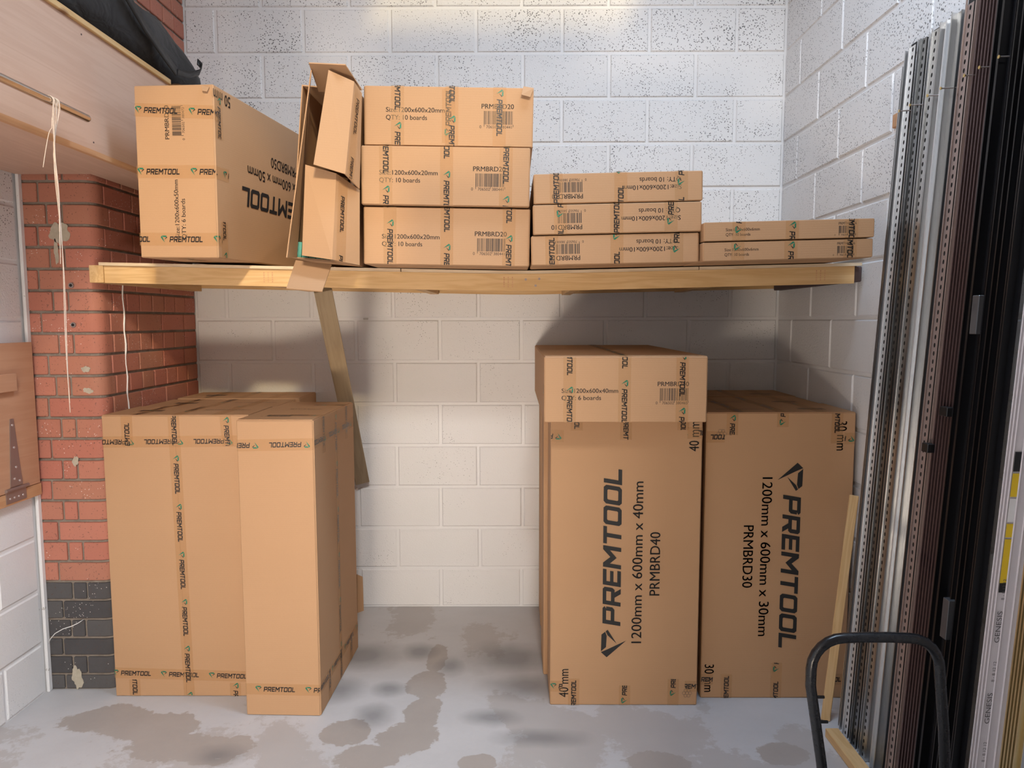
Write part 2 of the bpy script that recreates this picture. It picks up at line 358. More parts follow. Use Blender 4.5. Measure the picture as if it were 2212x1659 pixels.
# ------------------------------------------------------------------ cartons
def frame(face, w, d, h):
    return {'front': (Vector((-w/2, 0, 0)), Vector((1, 0, 0)), Vector((0, 0, 1)), Vector((0, -1, 0)), w, h),
            'right': (Vector((w/2, 0, 0)), Vector((0, 1, 0)), Vector((0, 0, 1)), Vector((1, 0, 0)), d, h),
            'left': (Vector((-w/2, d, 0)), Vector((0, -1, 0)), Vector((0, 0, 1)), Vector((-1, 0, 0)), d, h),
            'top': (Vector((-w/2, 0, h)), Vector((1, 0, 0)), Vector((0, 1, 0)), Vector((0, 0, 1)), w, d),
            'bottom': (Vector((-w/2, d, 0)), Vector((1, 0, 0)), Vector((0, -1, 0)), Vector((0, 0, -1)), w, d)}[face]
class Carton:
    def __init__(s, label, loc, dims, rot=(0, 0, 0), group=None, cat='box', name='cardboard_carton'):
        s.dims = dims; w, d, h = dims; s.lay = 0
        s.root = tag(empty(name, loc, rot), label, cat, group)
        MB().box((-w/2, 0, 0), (w/2, d, h)).build('body', 'kraft_card', s.root, bevel=.004)
    def P(s, face, x, y, off):
        o, ex, ey, n, _, _ = frame(face, *s.dims); return o+ex*x+ey*y+n*off
    def flap(s, face, m=(.005, .005, .005, .005), split=None, th=.0016, gap=.0022):
        _, _, _, _, fw_, fh = frame(face, *s.dims); l, r_, b, t_ = m
        cells = [(l, b, fw_-r_, fh-t_)]
        if split == 'x': cells = [(l, b, fw_/2-gap, fh-t_), (fw_/2+gap, b, fw_-r_, fh-t_)]
        if split == 'y': cells = [(l, b, fw_-r_, fh/2-gap), (l, fh/2+gap, fw_-r_, fh-t_)]
        for x0, y0, x1, y1 in cells:
            lo = [s.P(face, *c, 0) for c in ((x0, y0), (x1, y0), (x1, y1), (x0, y1))]; hi = [s.P(face, *c, th) for c in ((x0, y0), (x1, y0), (x1, y1), (x0, y1))]
            MB().hexa(lo+hi).build('flap', 'kraft_card', s.root)
    def xf(s, face, x, y, ang, off):
        c, q = math.cos(math.radians(ang)), math.sin(math.radians(ang))
        return lambda a, b: s.P(face, x+a*c-b*q, y+a*q+b*c, off)
    def text(s, face, txt, x, y, cap, ang=0, length=None, bold=.012, mat='ink', name='printed_text'):
        vs, fs = text2d(txt, cap, bold)
        if length: vs = fit(vs, length)
        f = s.xf(face, x, y, ang, .0018); mb = MB(); mb.add([f(a, b) for a, b in vs], fs); return mb.build(name, mat, s.root)
    def polys(s, face, ps, x, y, ang, mat, name, off=.0018, parent=None):
        f = s.xf(face, x, y, ang, off); mb = MB()
        for p in ps:
            if len(p) > 2: mb.add([f(a, b) for a, b in p], [tuple(range(len(p)))])
        if not mb.v: return None
        o = mb.build(name, mat, parent or s.root)
        if name.startswith('tape_'): o['kind'] = 'stuff'
        return o
    def tape(s, face, x, y, ang, length, phase=0, mat='brown_tape', both=False, wd=.047):
        """strip from (x,y) along ang; the printed repeat is shifted by phase metres"""
        s.lay += 1; zo = .0020+.00028*(s.lay % 5)
        f = s.xf(face, x, y, ang, zo)
        n = max(2, int(length/.03)); mb = MB()
        mb.add([f(length*i/n, sg*wd/2) for i in range(n+1) for sg in (-1, 1)], [(2*i, 2*i+2, 2*i+3, 2*i+1) for i in range(n)])
        tp = mb.build('tape', mat, s.root)
        cap = .0205; blk = []; grn = []; x0 = phase - .21
        while x0 < length:
            A, B, Cc = gem(); g = lambda P_: clip([(x0+a*.026, -.0125+b*.026) for a, b in P_], 0, length)
            grn += [g(A), g(B)]; blk.append(g(Cc))
            ps, wl = word('PREMTOOL', cap, .2, .13, .128)
            for p in ps: blk.append(clip([(x0+.034+a, -.0102+b) for a, b in p], 0, length))
            x0 += .205
        pp = s.polys(face, blk, x, y, ang, 'tape_ink', 'tape_print', zo+.00012, tp)
        s.polys(face, grn, x, y, ang, 'green_ink', 'tape_logo', zo+.00012, tp)
        return tp
    def barcode(s, face, x, y, w_, h_, digits, ang=0, cap=.0105):
        rr = random.Random(digits); bars = []; a = 0
        while a < w_-.002:
            bw = rr.choice((.0011, .0011, .002, .0029)); bars.append(rc(a, 0, min(a+bw, w_), h_)); a += bw+rr.choice((.0012, .0012, .002, .0028))
        for g in (0, w_/2, w_-.0015): bars.append(rc(g, -.008, g+.0016, 0))
        bc = s.polys(face, bars, x, y, ang, 'ink', 'barcode')
        c, q = math.cos(math.radians(ang)), math.sin(math.radians(ang))
        for t_, off in ((digits[0], -.016), (digits[2:8], .008), (digits[9:], w_/2+.006)):
            vs, fs = text2d(t_, cap, 0); px, py = off, -cap-.003
            f = s.xf(face, x+px*c-py*q, y+px*q+py*c, ang, .0018)
            MB().add([f(p, r_) for p, r_ in vs], fs).build('barcode_digits', 'ink', bc)
        return bc
    def big_print(s, face, ang, mm, code):
        """the large print of a 1.2 x 0.6 m face; a runs along the reading direction, b down from the top of the print"""
        _, _, _, _, fw_, fh = frame(face, *s.dims)
        def at(a, b):
            return {90: (b, a), -90: (fw_-b, fh-a), 180: (fw_-a, b), 0: (a, fh-b)}[ang]
        ps, _ = word('PREMTOOL', .074, .17, .12, .655); s.polys(face, ps, *at(.342, .289), ang, 'ink', 'printed_brand')
        A, B, Cc = gem(); s.polys(face, [[(a*.118, b*.104) for a, b in p] for p in (A, B, Cc)], *at(.208, .314), ang, 'ink', 'printed_logo')
        s.text(face, '1200mm x 600mm x %smm' % mm, *at(.269, .376), .042, ang, .68, .006)
        s.text(face, code, *at(.472, .448), .042, ang, .267, .006)
        for a, b in ((1.073, .597), (.035, .076)): s.text(face, mm+' mm', *at(a, b), .040, ang, .122, .004)
    def recycle(s, face, x, y, r_):
        ps = []
        for cx, cy in [(0, 0)]+[(math.cos(k*math.pi/3)*r_*.62, math.sin(k*math.pi/3)*r_*.62) for k in range(6)]:
            for k in range(10):
                a, b = k*math.pi/5, (k+1)*math.pi/5; i, o = r_*.30, r_*.35
                ps.append([(cx+i*math.cos(a), cy+i*math.sin(a)), (cx+o*math.cos(a), cy+o*math.sin(a)), (cx+o*math.cos(b), cy+o*math.sin(b)), (cx+i*math.cos(b), cy+i*math.sin(b))])
        s.polys(face, ps, x, y, 0, 'grey_ink', 'printed_symbol')

# ------------------------------------------------------------------ the room
WB, WR, WL = 3.885, 1.42, -2.03          # back, right, left wall faces
ZJ = [0] + [.2233+.2308*k for k in range(17)]   # bed joints of the block courses
PX, PY = -1.727, 2.98                    # pier: right face and front face
MB().box((-2.6, -3.2, -.15), (2.0, 4.2, 0)).build('floor', 'worn_concrete_floor')
tag(bpy.data.objects['floor'], 'worn pale concrete floor with dark stains and bare patches', kind='structure')
def wall(name, a, b, label):
    return tag(MB().box(a, b).build(name, 'painted_joint'), label, kind='structure')
PROUD = .006
wb = wall('wall_back', (-2.3, WB+PROUD, 0), (WR+.2, WB+.2, 4.3), 'white painted concrete block wall behind the shelf')
wr = wall('wall_right', (WR+PROUD, -3.0, 0), (WR+.2, WB+PROUD, 4.3), 'white painted concrete block wall on the right')
wl = wall('wall_left', (WL-.2, 1.25, 0), (WL-PROUD, WB+PROUD, 4.3), 'white painted concrete block wall on the left')
# unseen side doorway assumed in the left wall for a little daylight
tag(MB().box((WL-.2, -3.0, 0), (WL-PROUD, -.75, 4.3)).box((WL-.2, -.75, 2.18), (WL-PROUD, 1.25, 4.3)).build('wall_side', 'painted_joint'), 'left wall around the assumed unseen side doorway', kind='structure')
BLK = {}
def block(parent, axis, c0, c1, z0, z1):
    """one block proud of the joints; axis: which wall"""
    j = .0065; wd, hg = round(c1-c0-2*j, 3), round(z1-z0-2*j, 3)
    if wd < .02: return
    k = (wd, hg)
    if k not in BLK:
        q = .006; mb = MB(); w2, h2 = wd/2, hg/2
        mb.add([(-w2, 0, -h2), (w2, 0, -h2), (w2, 0, h2), (-w2, 0, h2), (-w2+q, -PROUD, -h2+q), (w2-q, -PROUD, -h2+q), (w2-q, -PROUD, h2-q), (-w2+q, -PROUD, h2-q)],
               [(4, 5, 6, 7), (0, 1, 5, 4), (1, 2, 6, 5), (2, 3, 7, 6), (3, 0, 4, 7)])
        BLK[k] = mb.mesh('block')
    cc, cz = (c0+c1)/2, (z0+z1)/2; e = random.uniform(-.0012, .0012)
    o = bpy.data.objects.new('block', BLK[k]); COL.objects.link(o); o.parent = parent
    if not BLK[k].materials: BLK[k].materials.append(MATS['painted_block'])
    if axis == 'back': o.location = (cc, WB+PROUD+e, cz)
    if axis == 'right': o.location = (WR+PROUD+e, cc, cz); o.rotation_euler = (0, 0, -math.pi/2)
    if axis == 'left': o.location = (WL-PROUD-e, cc, cz); o.rotation_euler = (0, 0, math.pi/2)
    o.rotation_euler.y = random.uniform(-.002, .002)
def course(parent, axis, joints, lo, hi, z0, z1):
    js = sorted(set([lo]+[j for j in joints if lo+.03 < j < hi-.03]+[hi]))
    for a, b in zip(js, js[1:]): block(parent, axis, a, b, z0, z1)
for k in range(len(ZJ)-1):
    z0, z1 = ZJ[k], ZJ[k+1]
    if z0 > 3.75: break
    js = [(-.412 if k % 2 == 0 else -.2)+.4525*n+random.uniform(-.006, .006) for n in range(-5, 6)]
    course(wb, 'back', js, PX, WR, z0, z1)
    jr = [(3.681 if k % 2 == 0 else 3.45)-.457*n+random.uniform(-.006, .006) for n in range(0, 8)]
    course(wr, 'right', jr, 1.35, WB, z0, z1)
    if z0 < 2.4:
        jl = [(2.72 if k % 2 == 0 else 2.50)-.455*n for n in range(0, 4)]
        course(wl, 'left', jl, 1.6, 2.955, z0, z1)
# unseen roof, its openings shaped to guide sun and daylight, and a plain front wall
def slab(name, parts, label, mat='painted_joint'):
    mb = MB()
    for a, b in parts: mb.box(a, b)
    return tag(mb.build(name, mat), label, kind='structure')
slab('ceiling', [((-2.3, -3.2, 4.3), (-.25, 4.1, 4.4)), ((1.32, -3.2, 4.3), (1.7, 4.1, 4.4)), ((-.25, -3.2, 4.3), (1.32, -2.6, 4.4)), ((-.25, -.85, 4.3), (1.32, 1.35, 4.4)), ((-.25, 1.35, 4.3), (-.1, 2.25, 4.4)), ((-.25, 2.25, 4.3), (1.32, 4.1, 4.4))], 'unseen dark ceiling with openings shaped to guide sun and daylight', 'unseen_dark_surface')
slab('unseen_wall_front', [((-2.3, -3.2, 0), (1.7, -3.0, 4.3))], 'plain unseen front wall behind the camera', 'unseen_dark_surface')
slab('added_shade_wall', [((.36, .1, 0), (WR, .2, 3.36))], 'added unseen partition that shades the right side', 'unseen_dark_surface')  # unseen screen added to keep light off the right-hand cartons

# brick pier
RB = .05
def arc(cx, cy, r, a0, a1, n): return [(cx+r*math.cos(a0+(a1-a0)*i/n), cy+r*math.sin(a0+(a1-a0)*i/n)) for i in range(n+1)]
IN = .009
core = [(WL-.05, WB+.05), (WL-.05, PY+IN)] + arc(PX-RB, PY+RB, RB-IN, -math.pi/2, 0, 6) + [(PX-IN, WB+.05)]
pier = tag(MB().prism(core, 0, 4.3).build('wall_pier', 'brick_mortar'), 'brick pier of red bricks over dark bricks beside the shelf', kind='structure')
BZ = [0, .07, .153, .234, .317, .402, .484] + [.484+.0888*k for k in range(1, 38)]
def brick_poly(plan, z0, z1, mat):
    j = .0058; me = MB().prism(plan, z0+j, z1-j).mesh('brick', bevel=.003); o = link('brick', me, mat, pier)
    o.location = (random.uniform(-.001, .001), random.uniform(-.0015, .0015), 0)
for k in range(len(BZ)-1):
    z0, z1 = BZ[k], BZ[k+1]; a = k % 2 == 1; mat = 'dark_brick' if k < 6 else 'red_brick'
    j = .0045
    def fr(x0, x1): brick_poly([(x0+j, PY), (x1-j, PY), (x1-j, PY+.03), (x0+j, PY+.03)], z0, z1, mat)
    if z1 > 3.75: break
    dx = random.uniform(-.012, .012)
    if z0 < 2.25:
        if a: fr(WL+.004, -1.915+dx); fr(-1.915+dx, -1.852+dx); xl = -1.852+dx
        else: fr(WL+.004, -1.962+dx); xl = -1.962+dx
        s0 = PY+(.105 if a else .075)+random.uniform(-.008, .008)
        plan = [(xl+j, PY)] + arc(PX-RB, PY+RB, RB, -math.pi/2, 0, 6) + [(PX, s0-j), (PX-.03, s0-j)] + list(reversed(arc(PX-RB, PY+RB, RB-.03, -math.pi/2, 0, 6))) + [(xl+j, PY+.03)]
        brick_poly(plan, z0, z1, mat)
    else: s0 = PY+.1
    if z1 > 1.13:
        y = s0
        while y < WB-.02:
            y1 = min(WB, y+(.114 if a else .228)+random.uniform(-.006, .006))
            if WB-y1 < .035: y1 = WB
            brick_poly([(PX-.03, y+j), (PX, y+j), (PX, y1-j), (PX-.03, y1-j)], z0, z1, mat); y = y1
# things let into the pier: two anchor sleeves, a run of paint, a smear of mortar, a strip of white paint on the block edge
for z in (1.748, 1.585):
    mb = MB(); mb.tube([(-1.835, PY-.006, z), (-1.835, PY+.02, z)], .011, 12); mb.build('anchor_sleeve', 'zinc', pier)
    MB().tube([(-1.835, PY-.0075, z), (-1.835, PY, z)], .006, 10).build('anchor_hole', 'black_plastic', pier)
pl = []
for i in range(24):
    z = 1.18+i*.029; pl.append((PX+.002, 3.165+.004*math.sin(i*1.3), z))
MB().tube(pl, [.0022+.0022*random.random() for _ in pl], 6).build('paint_run', 'white_wire', pier)
def blob(cx, cz, rx, rz, y, name, mat, parent, seed, th=.0018):
    r_ = random.Random(seed); pts = []; ph = [r_.uniform(0, 6.28) for _ in range(4)]
    for i in range(34):
        a = 2*math.pi*i/34; q = 1+.16*math.sin(2*a+ph[0])+.11*math.sin(5*a+ph[1])+.07*math.sin(9*a+ph[2])+r_.uniform(-.04, .04)
        pts.append((cx+rx*q*math.cos(a), y, cz+rz*q*math.sin(a)))
    return MB().sheet(pts, th).build(name, mat, parent)
for cx, cz, rx, rz, sd in ((-1.872, 1.962, .036, .048, 3), (-1.89, 1.885, .010, .045, 5), (-1.795, 1.40, .016, .014, 8), (-1.79, 1.31, .02, .012, 9), (-1.905, .055, .022, .05, 12), (-1.86, 1.01, .012, .022, 14), (-1.83, .99, .014, .012, 15)):
    blob(cx, cz, rx, rz, PY-.0012, 'mortar_smear', 'pale_mortar', pier, sd)
MB().box((WL+.0005, PY-.022, 0), (WL+.014, PY+.002, 2.3)).build('trim_1', 'painted_joint', None, bevel=.003)
tag(bpy.data.objects['trim_1'], 'strip of white paint where the block wall meets the pier', kind='structure')

# ------------------------------------------------------------------ shelf
def ztop(x, y): return 1.793+.023*math.sqrt((x-.03)**2+.01)+.02*(y-2.65)
shelf = tag(empty('timber_shelf', (0, 2.95, 1.7)), 'long sagging pine shelf spanning from brick pier to right wall', 'shelf')
def rel(o):
    o.location = Vector(o.location)-Vector((0, 2.95, 1.7)); return o
def curved(x0, x1, y0, y1, za, zb, n=24):
    mb = MB(); vs = []; fs = []
    for i in range(n+1):
        x = x0+(x1-x0)*i/n
        for y, dz in ((y0, za), (y1, za), (y1, zb), (y0, zb)): vs.append((x, y, ztop(x, y)+dz))
    for i in range(n):
        for k in range(4): fs.append((4*i+k, 4*i+(k+1) % 4, 4*i+4+(k+1) % 4, 4*i+4+k))
    fs += [(3, 2, 1, 0), (4*n, 4*n+1, 4*n+2, 4*n+3)]
    return mb.add(vs, fs)
rel(curved(-1.668, 1.376, 2.93, 2.975, -.082, -.0125).build('front_beam', 'pine_x', shelf))
rel(curved(-1.70, 1.405, 3.84, 3.884, -.082, -.0125).build('rear_ledger', 'pine_x', shelf))
rel(MB().box((PX+.001, 2.925, ztop(-1.7, 2.95)-.082), (-1.669, 3.838, ztop(-1.7, 2.95)-.0125)).build('side_ledger', 'pine_y', shelf))
o = rel(MB().box((1.3765, 2.955, ztop(1.4, 2.95)-.075), (1.4185, 3.838, ztop(1.4, 2.95)-.0125)).build('side_ledger', 'dark_stain', shelf, bevel=.004)); o['label'] = 'dark stained ledger end'
for x0, x1 in ((-1.683, -.462), (-.458, .742), (.746, 1.40)):
    rel(curved(x0, x1, 2.918, 3.87, -.012, 0, 12).build('shelf_board', 'ply_edge', shelf))
for x in (-1.1, -.45, .25, .85):
    rel(MB().box((x, 2.976, ztop(x, 3.4)-.08), (x+.045, 3.838, ztop(x, 3.4)-.0225)).build('joist', 'pine_y', shelf))
# diagonal strut from the front beam down to the back wall
def bar(a, b, wd, th, name, mat, parent, side=Vector((1, 0, 0))):
    a, b = Vector(a), Vector(b); d = (b-a).normalized(); s_ = (side-d*side.dot(d)).normalized(); u = d.cross(s_); Ln = (b-a).length
    me = MB().box((-wd/2, -th/2, 0), (wd/2, th/2, Ln)).mesh(name, bevel=.002)
    o = link(name, me, mat, parent); o.matrix_local = Matrix(((s_.x, u.x, d.x, a.x), (s_.y, u.y, d.y, a.y), (s_.z, u.z, d.z, a.z), (0, 0, 0, 1))); return o
o = bar((-.835, 3.84, .73), (-.806, 3.02, 1.735), .075, .046, 'brace', 'grey_pine_z', shelf, Vector((1, .45, 0))); rel(o)
for x, z in ((.045, -.035), (.10, -.033), (.085, -.06)):
    mb = MB(); mb.tube([(x, 2.9295, ztop(x, 2.93)+z), (x, 2.935, ztop(x, 2.93)+z)], .005, 10); rel(mb.build('screw_head', 'zinc', shelf))
for x in (-1.02, -.045, 1.22):
    mb = MB(); zt = ztop(x, 2.93)
    for i in range(3):
        for k in range(5): mb.add([(x+i*.017, 2.9292, zt-.025-k*.009), (x+i*.017+.004, 2.9292, zt-.025-k*.009), (x+i*.017+.004, 2.9292, zt-.031-k*.009), (x+i*.017, 2.9292, zt-.031-k*.009)], [(0, 1, 2, 3)])
    rel(mb.build('grade_stamp', 'cut_pine_y', shelf))

# ------------------------------------------------------------------ cartons on the shelf
LT = .02      # forward lean of everything on the shelf
def short_end(c, mm, qty, code, digits, x, y, x2, y2, cap=.0165, ln=.212):
    c.text('front', 'Size:1200x600x%smm' % mm, x, y, cap, 0, ln)
    c.text('front', 'QTY: %s boards' % qty, x, y-cap*1.62, cap, 0, ln*.70)
    c.text('front', code, x2, y2, cap*1.03, 0, .117)
    c.barcode('front', x2+.009, y2-.055, .107, .047, digits)
gs = 'cartons of 20mm boards stacked on the shelf'
def s_box(i, loc, ph, xs, txt, lab):
    c = Carton(lab, loc, (.612, 1.19, .2090), (LT, .018, 0), gs); c.flap('front', (.008, .006, .003, .003))
    short_end(c, '20', '10', 'PRMBRD20', '0 706502 380441', *txt)
    for x, p in zip(xs, ph): c.tape('front', x, .2085, -90, .2075, p, 'shiny_tape' if x < .2 else 'brown_tape'); c.tape('top', x, .6, -90, .6, p)
    return c
s_box(0, (-.252, 2.672, 1.8040), (.05, -.07, .10), (.098, .307, .535), (.068, .094, .410, .108), 'bottom carton of the three 20mm cartons stacked mid-shelf')
s_box(1, (-.252, 2.650, 2.0170), (-.12+.06, .09, -.03), (.090, .310, .525), (.066, .107, .406, .124), 'middle carton of the three 20mm cartons stacked mid-shelf')
s3 = s_box(2, (-.240, 2.662, 2.2300), (-.075, -.10, .012), (.122, .318, .490), (.080, .118, .425, .134), 'top carton of the 20mm stack, with a torn upper right corner')
s3.tape('front', .306, .012, 90, .19, .03)
MB().sheet([s3.P('front', .575, .212, .004), s3.P('front', .612, .205, .010), s3.P('front', .600, .172, .014), s3.P('front', .568, .180, .016)], .002).build('torn_corner', 'kraft_inner', s3.root)
gt = 'cartons of 10mm boards stacked on the shelf'
def t_box(i, loc, ph, xs, lab, hide=0):
    c = Carton(lab, loc, (.612, 1.19, .1060), (LT, -.02, 0), gt); c.flap('front', (.006, .006, .003, .003))
    W_ = .612; h = .1085
    c.text('front', 'Size:1200x600x10mm', .535, .058, .0165, 180, .214); c.text('front', 'QTY: 10 boards', .533, .085, .0165, 180, .150)
    c.text('front', 'PRMBRD10', .178, .033, .017, 180, .112); c.barcode('front', .176, .075-.0, .090, .036, '0 706502 380083', 180, .009)
    for x, p in zip(xs, ph): c.tape('front', x, .0005, 90, .105, p, 'shiny_tape' if x > .4 else 'brown_tape'); c.tape('top', x, 0, 90, .6, p+.1)
    return c
t_box(0, (.368, 2.646, 1.8065), (-.06, -.115, .04), (.075, .312, .530), 'bottom carton of the three upside down 10mm cartons on the shelf')
t_box(1, (.374, 2.640, 1.9165), (-.14, -.03, .03), (.100, .303, .500), 'middle carton of the three upside down 10mm cartons on the shelf')
t_box(2, (.376, 2.642, 2.0265), (-.03, -.10, .06), (.082, .315, .534), 'top carton of the three upside down 10mm cartons on the shelf')
gu = 'cartons of 6mm boards on the shelf'
def u_box(loc, lab, ph):
    c = Carton(lab, loc, (.612, 1.19, .0670), (LT, -.023, 0), gu); c.flap('front', (.004, .004, .002, .002))
    c.text('front', 'Size:1200x600x6mm', .078, .034, .0105, 0, .122); c.text('front', 'QTY: 10 boards', .078, .0165, .0105, 0, .088)
    c.text('front', 'PRMTHBRD6', .482, .047, .0095, 0, .064); c.barcode('front', .483, .017, .06, .026, '0 706502 380502', 0, .006)
    for (x, a, y0, p) in ((.125, 90, .001, ph), (.316, -90, .0665, .012-ph*.1), (.528, -90, .0665, -.07-ph*.1)): c.tape('front', x, y0, a, .066, p)
    return c
u_box((.9845, 2.612, 1.8185), 'lower of the two thin 6mm cartons at the right shelf end', .04)
u_box((.9865, 2.610, 1.8895), 'upper of the two thin 6mm cartons at the right shelf end', .03)
# tall 50 mm carton at the left end
p = Carton('tall carton on its long edge at the left end of the shelf', (-1.233, 2.658, 1.8320), (.303, 1.19, .612), (LT, .018, -.108)); p.flap('front', (.004, .004, .003, .004))
p.text('front', 'PRMBRD50', .131, .423, .0165, 90, .118); p.barcode('front', .178, .435, .105, .035, '0 706502 380472', 90, .0095)
p.text('front', 'Size:1200x600x50mm', .157, .072, .0165, 90, .208); p.text('front', 'QTY: 6 boards', .182, .068, .0165, 90, .145)
p.tape('front', 0, .528, -2.6, .303, .008); p.tape('front', 0, .310, -.6, .303, .008); p.tape('front', 0, .067, 0, .303, .088)
p.tape('right', 0, .514, -2, .03, -.08, ); p.tape('right', 0, .307, 0, .09, .055); p.tape('right', 0, .067, 0, .028, -.005); p.tape('right', .045, .135, -90, .13, -.09); p.tape('right', .03, .60, -90, .17, .03)
p.tape('top', .15, 0, 90, 1.19, .03); p.tape('bottom', .15, 1.19, -90, 1.19, .03)
p.big_print('right', 180, '50', 'PRMBRD50')
MB().sheet([p.P('front', .262, .606, .004), p.P('front', .292, .600, .005), p.P('front', .285, .583, .009), p.P('front', .268, .586, .009)], .002).build('torn_corner', 'kraft_inner', p.root)

# opened carton leaning on the stack, flaps hanging
TH = .004
kx = tag(empty('open_carton', (-.70, 2.62, 1.80)), 'opened carton standing on edge with cut flaps hanging towards the camera', 'box')
def kadd(o):
    o.location = Vector(o.location)-Vector((-.70, 2.62, 1.80)); return o
aL = math.radians(5.3); kc, ks_ = math.cos(aL), math.sin(aL)
def kp(x, y, z): return (-.613+x*kc+z*ks_, 2.625+y*1.0, 1.811-x*ks_+z*kc+.02*y)   # x from the right side (negative = left)
def kbox(x0, x1, y0, y1, z0, z1): return MB().hexa([kp(x0, y0, z0), kp(x1, y0, z0), kp(x1, y1, z0), kp(x0, y1, z0), kp(x0, y0, z1), kp(x1, y0, z1), kp(x1, y1, z1), kp(x0, y1, z1)])
for nm, args in (('side_panel', (-.20, -.20+TH, 0, 1.18, 0, .61)), ('side_panel', (-TH, 0, 0, 1.18, 0, .61)), ('bottom_panel', (-.196, -TH, 0, 1.18, 0, TH)), ('top_panel', (-.196, -TH, 0, 1.18, .606, .61)), ('back_panel', (-.196, -TH, 1.176, 1.18, TH, .606))):
    kadd(kbox(*args).build(nm, 'kraft_card', kx))
def kflap(pts, name='cut_flap', mat='kraft_card'): return kadd(MB().sheet(pts, TH).build(name, mat, kx))
kflap([(-.628, 2.50, 2.445), (-.676, 2.46, 2.125), (-.579, 2.50, 2.101), (-.551, 2.54, 2.42)])
kflap([(-.551, 2.54, 2.42), (-.579, 2.50, 2.101), (-.552, 2.60, 2.069), (-.541, 2.62, 2.404)])
kflap([(-.721, 2.52, 2.137), (-.744, 2.53, 1.829), (-.636, 2.52, 1.813), (-.617, 2.53, 2.109)])
kflap([(-.617, 2.53, 2.109), (-.636, 2.52, 1.813), (-.562, 2.62, 1.801), (-.556, 2.62, 2.069)])
kflap([(-.694, 2.50, 2.470), (-.57, 2.50, 2.464), (-.545, 2.64, 2.425), (-.700, 2.64, 2.420)])
kflap([(-.787, 2.60, 1.815), (-.658, 2.60, 1.800), (-.668, 2.50, 1.700), (-.792, 2.50, 1.711)])
kflap([(-.793, 2.62, 1.830), (-.800, 2.53, 1.822), (-.694, 2.52, 2.452), (-.728, 2.62, 2.43)])
def strip3(a, b, wdir, wd, off, phase):
    a, b = Vector(a), Vector(b); d = b-a; Ln = d.length; d.normalize(); w_ = Vector(wdir); w_ = (w_-d*w_.dot(d)).normalized(); n_ = w_.cross(d); n_ = n_ if n_.y < 0 else -n_
    f = lambda s_, t_, o_: a+d*s_+w_*t_+n_*(off+o_)
    tp = kadd(MB().add([f(0, -wd/2, 0), f(Ln, -wd/2, 0), f(Ln, wd/2, 0), f(0, wd/2, 0)], [(0, 1, 2, 3)]).build('tape', 'brown_tape', kx))
    mb = MB(); x0 = phase-.2
    while x0 < Ln:
        for q in word('PREMTOOL', .018, .2, .13, .125)[0]:
            q = clip([(x0+u, -.009+v) for u, v in q], 0, Ln)
            if len(q) > 2: mb.add([f(u, v, .0006) for u, v in q], [tuple(range(len(q)))])
        x0 += .205
    o = mb.build('tape_print', 'tape_ink', tp)
strip3((-.542, 2.566, 2.412), (-.571, 2.53, 2.092), (.3, .9, 0), .046, .003, .04)
strip3((-.600, 2.55, 2.10), (-.615, 2.548, 1.81), (.5, .85, 0), .046, .003, .06)
for i in range(7):
    x0 = -.193+i*.0262
    if x0 > -.03: break
    o = kbox(x0, x0+.0235, .02, 1.17, .0045, .06).build('insulation_board', 'board_green')
    tag(o, '%s pale green board from the left in the opened carton' % ['first', 'second', 'third', 'fourth', 'fifth', 'sixth', 'seventh'][i], 'board', 'green boards in the opened carton')

# ------------------------------------------------------------------ cartons on the floor
def seam_top(c, ph=0):
    c.flap('top', (.003, .003, .003, .003))
    w_, d_, h_ = c.dims
    for x in (.14, .31, .475): c.tape('top', x, 0, 90, d_, ph+x)
ga = 'tall cartons standing under the left end of the shelf'
for i in range(3):
    lab = ('front carton of the tall row standing against the brick pier', 'middle carton of the tall row behind the front left carton', 'rear carton of the tall row, against the back wall on the left')[i]
    c = Carton(lab, (-1.409+(.004, .012, .028)[i], (2.928, 3.238, 3.545)[i], 0), (.612, .303, (1.212, 1.209, 1.214)[i]), (0, 0, (.0, -.004, .003)[i]), ga)
    seam_top(c, .05*i)
    c.text('top', 'Size:1200x600x50mm', .36, .16, .0165, 0, .2); c.barcode('top', .09, .12, .1, .045, '0 706502 380472')
    if i == 0:
        c.flap('front', (.004, .004, .003, .004), 'x')
        c.tape('front', .300, 1.21, -89.2, 1.205, -.035)
        c.tape('front', .612, 1.105, 180.4, .612, .075); c.tape('front', 0, .105, -1.7, .612, -.002)
        c.tape('front', .105, 1.085, 90, .125, -.062); c.tape('front', .515, 1.21, -87, .125, .01)
        c.tape('front', .085, .075, -90, .073, -.09); c.tape('front', .515, .06, -90, .06, .005)
fcar = Carton('narrow side facing tall carton in front of the left row', (-.943, 2.778, 0), (.305, .612, 1.213), (0, 0, -.029), ga)
fcar.flap('top', (.003, .003, .003, .003)); fcar.flap('right', (.004, .004, .003, .003), 'x'); fcar.flap('front', (.004, .004, .003, .006))
fcar.tape('front', .305, 1.118, 181.2, .305, .018); fcar.tape('front', 0, .112, -.5, .305, .045)
fcar.tape('right', .306, 1.21, -90, 1.205, .02); fcar.tape('right', .612, 1.122, 180, .612, .05); fcar.tape('right', 0, .112, 0, .612, -.04)
for x in (.13, .48): fcar.tape('right', x, 1.21, -90, .15, -.03); fcar.tape('right', x, .13, -90, .128, -.07)
fcar.tape('top', .305, .13, 180, .14, .03); fcar.tape('top', .305, .48, 180, .14, .09); fcar.text('top', 'QTY: 6 boards', .10, .33, .0165, 0, .14); fcar.barcode('top', .08, .10, .1, .04, '0 706502 380472')
ge = 'tall 40mm cartons under the shelf, right of the gap'
